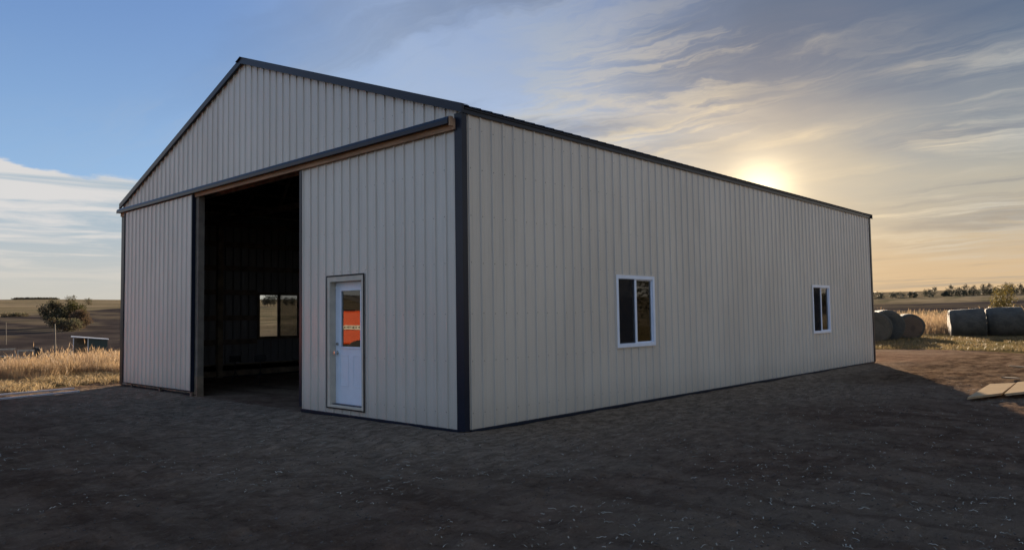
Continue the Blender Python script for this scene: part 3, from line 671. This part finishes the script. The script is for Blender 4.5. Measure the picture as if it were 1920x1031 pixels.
# cedars on the skyline: photo column, distance, height, width
cd_ = [(1640, 360, 3.3, 8.5, 'wide dark bush beside the barn edge, on the far slope'), (1683, 365, 2.9, 7.5, 'low rounded bush on the far slope, second from the barn'), (1711, 368, 2.9, 4, 'narrow small bush on the far slope, third from the barn'),
       (1741, 372, 3.6, 5.5, 'rounded bush on the far slope standing alone before the tree row'), (1772, 380, 2.4, 4, 'small bush at the left end of the far tree row'), (1783, 383, 5.2, 5.5, 'tall first tree of the far cedar row'), (1798, 384, 4.0, 6.5, 'low cedar in the far row with a flat top'),
       (1811, 386, 5.4, 5.2, 'pointed cedar in the far row, above the first lying bale'), (1824, 386, 4.4, 6, 'cedar closing the first run of the far row'), (1843, 388, 5.0, 5, 'pointed cedar just right of the gap in the far row'), (1855, 388, 5.3, 5, 'twin pointed cedar above the bale joint'),
       (1867, 390, 3.4, 5, 'low cedar left of the yellow tree top'), (1886, 390, 5.5, 5.5, 'tall cedar directly behind the yellow tree'), (1896, 392, 5.0, 5, 'cedar just right of the yellow tree'), (1913, 393, 4.8, 5.2, 'cedar at the right edge of the picture'), (1932, 393, 5, 6, 'cedar beyond the right edge of the picture')]
for i, (px, r, ht, wd, lab) in enumerate(cd_):
    x, y = bear(px, r); tree('cedar_tree' if i > 3 else 'round_bush', x, y, ht, wd*1.3, 'cedar', lab, 'tree' if i > 3 else 'bush', 'bushes and cedars on the far slope', 900, .42, 20+i, .03, i > 3)
x, y = bear(1752, 640); tree('round_bush', x, y, 3.6, 5, 'cedar', 'tiny tree poking over the right horizon', 'bush', 'bushes and cedars on the far slope', 300, .6, 50, .1)
for i, (px, ht, lab) in enumerate(((496, 5, 'leftmost tree of the row seen through the interior window'), (501, 7, 'second tree of the row seen through the interior window'), (507, 6.5, 'middle tree of the row seen through the interior window'), (513, 7, 'fourth tree of the row seen through the interior window'), (521, 9, 'tallest tree beside the window mullion'), (536, 5, 'low tree seen through the right interior pane'), (548, 5, 'farthest right tree seen through the interior pane'))):
    x, y = bear(px, 430); tree('far_tree', x, y, ht, 5, 'cedar', lab, 'tree', 'trees beyond the interior window', 350, .6, 60+i, .2)
for i, (px, r, ht, wd, lab) in enumerate(((128, 560, 5, 6, 'tiny tree on the left horizon above the valley trees'), (166, 500, 4.5, 6, 'tiny bush on the left ridge right of the valley trees'), (137, 600, 5, 5, 'tiny pointed tree on the left horizon'), (20, 300, 1.6, 9, 'low scrub patch at the left edge below the ridge fields'), (36, 300, 1.6, 8, 'low scrub patch just right of the left edge scrub'))):
    x, y = bear(px, r); tree('far_bush', x, y, ht, wd, 'leafdark', lab, 'bush', 'bushes on the left ridge', 300, .55, 80+i, .05)
mb = MB(); rr = random.Random(5)
for k in range(60):
    px = 26+k*1.35; x, y = bear(px, 705); zz = gh(x, y); foliage(mb, [(x, y, zz+.4, 2.2, .5)], 60, .9, rr)
tag(mb.build('far_woodland', 'leafdark'), 'dark strip of woodland along the left horizon', 'woodland', kind='stuff')
# trees off to the right and left that the glass reflects
for i, (ax, t, ht, wd, m) in enumerate(((31.6, 78, 8.5, 9, 'leafolive'), (29.6, 92, 7, 7, 'leafdark'), (21.5, 190, 6, 10, 'leafdark'), (23.5, 200, 6.5, 9, 'leafdark'), (19.5, 170, 5, 9, 'leafdark'))):
    x, y = -CAM[0]+t*math.sin(R(ax)), CAM[1]+t*math.cos(R(ax))
    tree('yard_tree', x, y, ht, wd, m, ['olive tree mirrored in the near side window', 'dark tree mirrored low in the near side window', 'dark tree mirrored in the far side window', 'dark tree mirrored at the right of the far side window', 'small dark tree off to the right of the yard'][i], 'tree', 'trees mirrored in the side windows', 2500, .35, 100+i, .2)
# ------------------------------------------------------------------ left valley farm things
x, y = bear(171, 90); va = YAW+math.atan((171-960)/F)
sh = empty('loafing_shed', (x, y, gh(x, y)), -va); sh.scale = (.8, .8, 1); tag(sh, 'small dark green open shed with pale sloping roof in the valley', 'shed')
mb = MB(); mb.hexa([(-.3, -1, 0), (1.9, -1, 0), (1.9, 1.2, 0), (-.3, 1.2, 0)], [(-.3, -1, 2.14), (1.9, -1, 1.93), (1.9, 1.2, 1.93), (-.3, 1.2, 2.14)]); mb.build('wall', 'shedgreen', sh)
mb = MB(); mb.box((-1.9, 1.12, 0), (-.3, 1.2, 2.12)); mb.build('back_wall', 'treated', sh)
mb = MB(); mb.hexa([(-2.25, -1.25, 2.28), (2.05, -1.25, 1.93), (2.05, 1.4, 1.93), (-2.25, 1.4, 2.28)], [(-2.25, -1.25, 2.38), (2.05, -1.25, 2.0), (2.05, 1.4, 2.0), (-2.25, 1.4, 2.38)]); mb.build('roof', 'galv', sh)
for a in (-1.95, -.32): mb = MB(); mb.box((a-.05, -1.1, 0), (a+.05, -1.0, 2.2)); mb.build('post', 'galv', sh)
def pole(px, r, h, lean, lab, rad=.09):
    x, y = bear(px, r); va = YAW+math.atan((px-960)/F)
    mb = MB(); mb.tube((0, 0, -.3), (lean*h, 0, h), rad, rad*.8, 8); o = mb.build('wooden_pole', 'jambpost', loc=(x, y, gh(x, y))); o.rotation_euler = (0, 0, -va); tag(o, lab, 'pole', 'poles in the left valley')
pole(106, 80, 3.6, -.035, 'slim pale pole leaning left in front of the dark valley tree', .06)
pole(12.5, 130, 3.2, -.02, 'short faint pole near the left edge of the picture', .05)
def frame(px, r, w, h, lab, mat='stone'):
    x, y = bear(px, r); va = YAW+math.atan((px-960)/F); e = empty('feed_rack', (x, y, gh(x, y)), -va); tag(e, lab, 'feed rack', 'white framed racks in the left valley')
    mb = MB(); mb.box((-w/2, -.4, .12), (w/2, .4, h-.5)); mb.build('trough', 'shedgreen', e)
    mb = MB()
    for a in (-w/2-.055, w/2): mb.box((a, -.45, 0), (a+.055, -.38, h)); mb.box((a, .38, 0), (a+.055, .45, h))
    mb.box((-w/2, -.45, h-.08), (w/2, -.38, h)); mb.box((-w/2, .38, h-.08), (w/2, .45, h)); mb.build('frame', mat, e)
frame(50, 60, .85, 1.32, 'small white framed rack, middle of the left valley')
frame(8, 62, 1.25, 1.45, 'wide white framed rack cut by the left picture edge')
x, y = bear(68, 62); mb = MB(); n = 24
for i in range(n):
    a0, a1 = 2*math.pi*i/n, 2*math.pi*(i+1)/n
    P = lambda a, q, t: (t, q*math.cos(a), q*math.sin(a)+.3)
    mb.hexa([P(a0, .3, -.1), P(a1, .3, -.1), P(a1, .18, -.1), P(a0, .18, -.1)], [P(a0, .3, .1), P(a1, .3, .1), P(a1, .18, .1), P(a0, .18, .1)])
o = mb.build('tyre', 'black', loc=(x, y, gh(x, y)+1.1)); o.rotation_euler = (0, 0, 1.9); tag(o, 'old dark round tyre on a post, right of the small white rack', 'tyre')
o.location.z = gh(x, y)+.9; mb = MB(); mb.box((-.08, -.08, -.95), (.08, .08, .0)); mb.build('post', 'treated', o)
# ------------------------------------------------------------------ orange loader (off to the left, seen in the door glass)
ld = empty('orange_loader', (-12.9, -6.9, gh(-12.9, -6.9)), R(-28)); tag(ld, 'orange wheeled loader mirrored in the glass of the white entry door', 'loader')
mb = MB(); mb.hexa([(-1.7, -.8, .72), (1.5, -.8, .72), (1.5, .8, .72), (-1.7, .8, .72)], [(-1.7, -.72, 1.80), (1.35, -.72, 1.74), (1.35, .72, 1.74), (-1.7, .72, 1.80)]); mb.build('body', 'orange', ld, bevel=.06)
mb = MB(); mb.box((-1.5, .795, 1.17), (1.2, .812, 1.30)); mb.build('stripe', 'cream', ld)
mb = MB()
for k in range(26): mb.box((-1.3+k*.09, .812, 1.205+.01*(k % 3)), (-1.3+k*.09+.03+.02*(k % 2), .818, 1.265))
mb.build('lettering', 'jambpost', ld)
mb = MB(); mb.box((-1.75, -.7, .35), (1.4, .7, .72)); mb.build('chassis', 'black', ld)
mb = MB()
pts = [Vector((-1.5, .55, 1.7)), Vector((-1.3, .55, 2.05)), Vector((-.7, .55, 2.22)), Vector((.3, .55, 2.2)), Vector((1.0, .55, 1.95)), Vector((1.5, .55, 1.5)), Vector((1.9, .55, .7))]
for s in (1, -1):
    for a, b in zip(pts, pts[1:]): mb.beam((a.x, a.y*s, a.z), (b.x, b.y*s, b.z), .09, .14)
mb.build('lift_arm', 'black', ld, bevel=.01)
mb = MB(); mb.prism([(1.75, .2), (1.8, .95), (1.9, .95), (1.88, .3), (2.6, .14), (2.6, .08)], -.95, .95, 1); mb.v = [(v[0], v[1], v[2]) for v in mb.v]; mb.build('bucket', 'trim', ld)
mb = MB(); mb.box((-.5, -.35, 1.66), (.1, .35, 1.80)); mb.box((-.55, -.35, 1.7), (-.45, .35, 2.1)); mb.build('seat', 'black', ld, bevel=.03)
for xx in (-1.05, .85):
    for s in (1, -1):
        mb = MB(); mb.tube((xx, s*.72, .42), (xx, s*1.0, .42), .43, n=28); wv = mb.build('wheel', 'black', ld, bevel=.03)
        mb = MB(); mb.tube((xx, s*.99, .42), (xx, s*1.015, .42), .22, .2, n=20); mb.build('rim', 'cream', wv)
# ------------------------------------------------------------------ sky and sun
wd = bpy.data.worlds.new('World'); S.world = wd; wd.use_nodes = True; nt = wd.node_tree; nt.nodes.clear()
BG = .09
out = N(nt, 'ShaderNodeOutputWorld'); bg = N(nt, 'ShaderNodeBackground'); bg.inputs[1].default_value = BG; nt.links.new(bg.outputs[0], out.inputs[0])
sky = N(nt, 'ShaderNodeTexSky'); sky.sky_type = 'NISHITA'; sky.sun_disc = False; sky.sun_elevation = SUN_EL; sky.sun_rotation = SUN_AZ; sky.altitude = 400; sky.air_density = 1.0; sky.dust_density = 1.0; sky.ozone_density = 1.2
def K(r, g, b):                                 # display colour (sRGB 0-255) to sky radiance
    f = lambda c: ((c/255+.055)/1.055)**2.4 if c > 10 else c/255/12.92
    k = 1/(BG*2**EXPO); return (f(r)*k, f(g)*k, f(b)*k)
tc = N(nt, 'ShaderNodeTexCoord').outputs['Generated']; sp = N(nt, 'ShaderNodeSeparateXYZ'); nt.links.new(tc, sp.inputs[0])
dx, dy, dz = sp.outputs
DEG = 57.29578
az = MA(nt, 'MULTIPLY', MA(nt, 'ARCTAN2', dx, dy), DEG); el = MA(nt, 'MULTIPLY', MA(nt, 'ARCSINE', dz), DEG)
elp = MA(nt, 'MAXIMUM', el, 0.0)
# plane-projected cloud coordinates
pz = MA(nt, 'ADD', MA(nt, 'MAXIMUM', dz, 0.0), .07)
cv = N(nt, 'ShaderNodeCombineXYZ'); nt.links.new(MA(nt, 'DIVIDE', dx, pz), cv.inputs[0]); nt.links.new(MA(nt, 'DIVIDE', dy, pz), cv.inputs[1]); P3 = cv.outputs[0]
dot = MA(nt, 'ADD', MA(nt, 'ADD', MA(nt, 'MULTIPLY', dx, math.sin(R(-24.2))*math.cos(R(8.6))), MA(nt, 'MULTIPLY', dy, math.cos(R(-24.2))*math.cos(R(8.6)))), MA(nt, 'MULTIPLY', dz, math.sin(R(8.6))))
sang = MA(nt, 'MULTIPLY', MA(nt, 'ARCCOSINE', MA(nt, 'MINIMUM', dot, .999999)), DEG)
sang = MA(nt, 'MULTIPLY', sang, MA(nt, 'ADD', .78, MA(nt, 'MULTIPLY', NOISE(nt, MAP(nt, tc, (6, 6, 26)), 1, 5, .6, .5), .45)))
gauss = lambda s: MA(nt, 'EXPONENT', MA(nt, 'MULTIPLY', MA(nt, 'POWER', MA(nt, 'DIVIDE', sang, s), 2), -1))
base = sky.outputs[0]
col = base
def layer(col, mask, c): return MIX(nt, mask, col, c)
mul = lambda *a: (a[0] if len(a) == 1 else MA(nt, 'MULTIPLY', a[0], mul(*a[1:])))
inv = lambda a: MA(nt, 'SUBTRACT', 1.0, a)
nb = NOISE(nt, MAP(nt, P3, (.5, .5, 1)), 1.1, 6, .6, .6)
# clean blue tone of the photograph's open sky
blue = MIX(nt, SS(nt, 3, 26, el), K(134, 172, 214), K(92, 128, 186))
col = layer(col, .9, blue)
# pale horizon
col = layer(col, mul(inv(SS(nt, 0, 9, el)), .9), K(206, 202, 190))
# right side: grey-blue veil above, warm below
rightm = SS(nt, -52, -23, MA(nt, 'ADD', az, MA(nt, 'MULTIPLY', MA(nt, 'SUBTRACT', nb, .5), 30.0)))
rightm = mul(rightm, inv(SS(nt, 60, 130, az)))
veil = MIX(nt, SS(nt, 8, 19, el), K(148, 156, 160), K(88, 106, 130))
col = layer(col, mul(rightm, .93), veil)
warm = mul(SS(nt, -45, -29, az), inv(SS(nt, 40, 100, az)), inv(SS(nt, 2, 17, MA(nt, 'ADD', el, MA(nt, 'MULTIPLY', MA(nt, 'SUBTRACT', nb, .5), 12.0)))))
col = layer(col, mul(warm, .95), MIX(nt, SS(nt, 0, 9, el), K(222, 188, 144), K(196, 186, 164)))
col = layer(col, mul(SS(nt, -66, -48, az), inv(SS(nt, -42, -28, az)), MA(nt, 'ADD', .12, mul(SS(nt, .35, .65, nb), .4))), K(184, 196, 214))
# cirrus: one warped domain, fine feathery streaks
w1_ = NOISE(nt, MAP(nt, P3, (.6, .6, 1), (0, 0, R(15))), 1.0, 6, .6, 0, 'Color')
vd = N(nt, 'ShaderNodeVectorMath', operation='MULTIPLY_ADD'); nt.links.new(w1_, vd.inputs[0]); vd.inputs[1].default_value = (.95, .95, 0); nt.links.new(P3, vd.inputs[2])
ci = NOISE(nt, MAP(nt, vd.outputs[0], (.35, 1.9, 1), (0, 0, R(-30))), 1.0, 10, .63, .4)
ci2 = NOISE(nt, MAP(nt, vd.outputs[0], (.6, 3.4, 1), (0, 0, R(-12)), (4, 2, 0)), 1.0, 9, .62, .6)
patch = NOISE(nt, MAP(nt, P3, (.8, .8, 1), (0, 0, 0), (3, 7, 0)), 1.0, 3, .5, .4)
reg = SS(nt, -76, -34, az); reg = mul(reg, inv(SS(nt, 70, 150, az)))
cir = MA(nt, 'ADD', mul(SS(nt, .50, .72, ci), .95), mul(SS(nt, .53, .74, ci2), .7), clamp=True)
rg = NOISE(nt, MAP(nt, vd.outputs[0], (.35, 1.3, 1), (0, 0, R(-48)), (2, 5, 0)), 1.0, 9, .62, .7)
rg = SS(nt, .80, 1.0, MA(nt, 'SUBTRACT', 1.0, MA(nt, 'ABSOLUTE', MA(nt, 'MULTIPLY', MA(nt, 'SUBTRACT', rg, .52), 3.2))))
cir = MA(nt, 'ADD', cir, mul(rg, SS(nt, .42, .56, patch), .5), clamp=True)
cir = mul(cir, inv(mul(SS(nt, 18, 25, el), .7)), inv(mul(SS(nt, 14, 18, el), SS(nt, -32, -16, az), .85)))
cir = mul(cir, MA(nt, 'ADD', .25, mul(SS(nt, .38, .58, patch), .75)))
cc = MIX(nt, SS(nt, 4, 22, sang), K(240, 220, 184), K(184, 188, 188))
aaz = MA(nt, 'ABSOLUTE', az)  # bright unseen sky right of and behind the camera, added to light the walls
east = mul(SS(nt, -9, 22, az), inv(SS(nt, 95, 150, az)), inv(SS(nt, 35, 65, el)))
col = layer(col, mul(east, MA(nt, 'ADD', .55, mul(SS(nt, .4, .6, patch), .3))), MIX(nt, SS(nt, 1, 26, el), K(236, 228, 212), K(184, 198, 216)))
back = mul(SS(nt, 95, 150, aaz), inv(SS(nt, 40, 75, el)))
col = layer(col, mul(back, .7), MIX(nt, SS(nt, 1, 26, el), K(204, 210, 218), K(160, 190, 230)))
col = layer(col, mul(cir, MA(nt, 'ADD', mul(reg, .80), .05), SS(nt, .5, 6, el)), cc)
dk = NOISE(nt, MAP(nt, vd.outputs[0], (.4, 1.6, 1), (0, 0, R(-22)), (9, 1, 0)), 1.0, 7, .6, .3)
col = layer(col, mul(SS(nt, .47, .63, dk), reg, SS(nt, 4, 14, sang), .55), MIX(nt, SS(nt, 2, 14, el), K(160, 152, 140), K(98, 113, 138)))
# cloud bank low on the left
nbk = NOISE(nt, MAP(nt, tc, (9, 9, 40)), 1.0, 7, .6, .2)
topel = MA(nt, 'ADD', 9.9, MA(nt, 'ADD', MA(nt, 'MULTIPLY', MA(nt, 'ADD', az, 74.0), -.13), MA(nt, 'MULTIPLY', MA(nt, 'SUBTRACT', nbk, .5), 3.0)))
bank = mul(SS(nt, -.1, .35, MA(nt, 'SUBTRACT', topel, el)), inv(SS(nt, -66, -52, az)), SS(nt, -150, -110, az))
st = NOISE(nt, MAP(nt, tc, (4, 4, 46)), 1.0, 7, .6, .5)
bcol = MIX(nt, SS(nt, .40, .58, MA(nt, 'ADD', st, mul(SS(nt, 6, 10, el), .08))), K(176, 190, 200), K(222, 219, 216))
bcol = MIX(nt, inv(SS(nt, 1, 7, el)), bcol, K(204, 200, 190))
col = layer(col, mul(bank, .95), bcol)
# solar glow through thin cloud
def addc(col, f, c):
    return MIX(nt, 1.0, col, MIX(nt, f, (0, 0, 0), c), 'ADD')
col = addc(col, gauss(13.0), K(92, 70, 40))
col = addc(col, gauss(6.0), K(150, 124, 80))
col = addc(col, gauss(2.0), tuple(1.1*v for v in K(255, 236, 190)))
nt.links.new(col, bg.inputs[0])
sl = bpy.data.lights.new('sun', 'SUN'); sl.energy = 4.5; sl.angle = R(.9); sl.color = (1, .80, .58); so = bpy.data.objects.new('sun', sl); C.objects.link(so)
sd_ = Vector((math.sin(SUN_AZ)*math.cos(SUN_EL), math.cos(SUN_AZ)*math.cos(SUN_EL), math.sin(SUN_EL)))
so.rotation_euler = sd_.to_track_quat('Z', 'Y').to_euler(); so.location = (0, 0, 30)
V = S.view_settings; V.view_transform = 'Standard'; V.look = 'None'; V.exposure = EXPO; V.gamma = 1
S.cycles.max_bounces = 6; S.cycles.transparent_max_bounces = 12; S.cycles.use_denoising = True
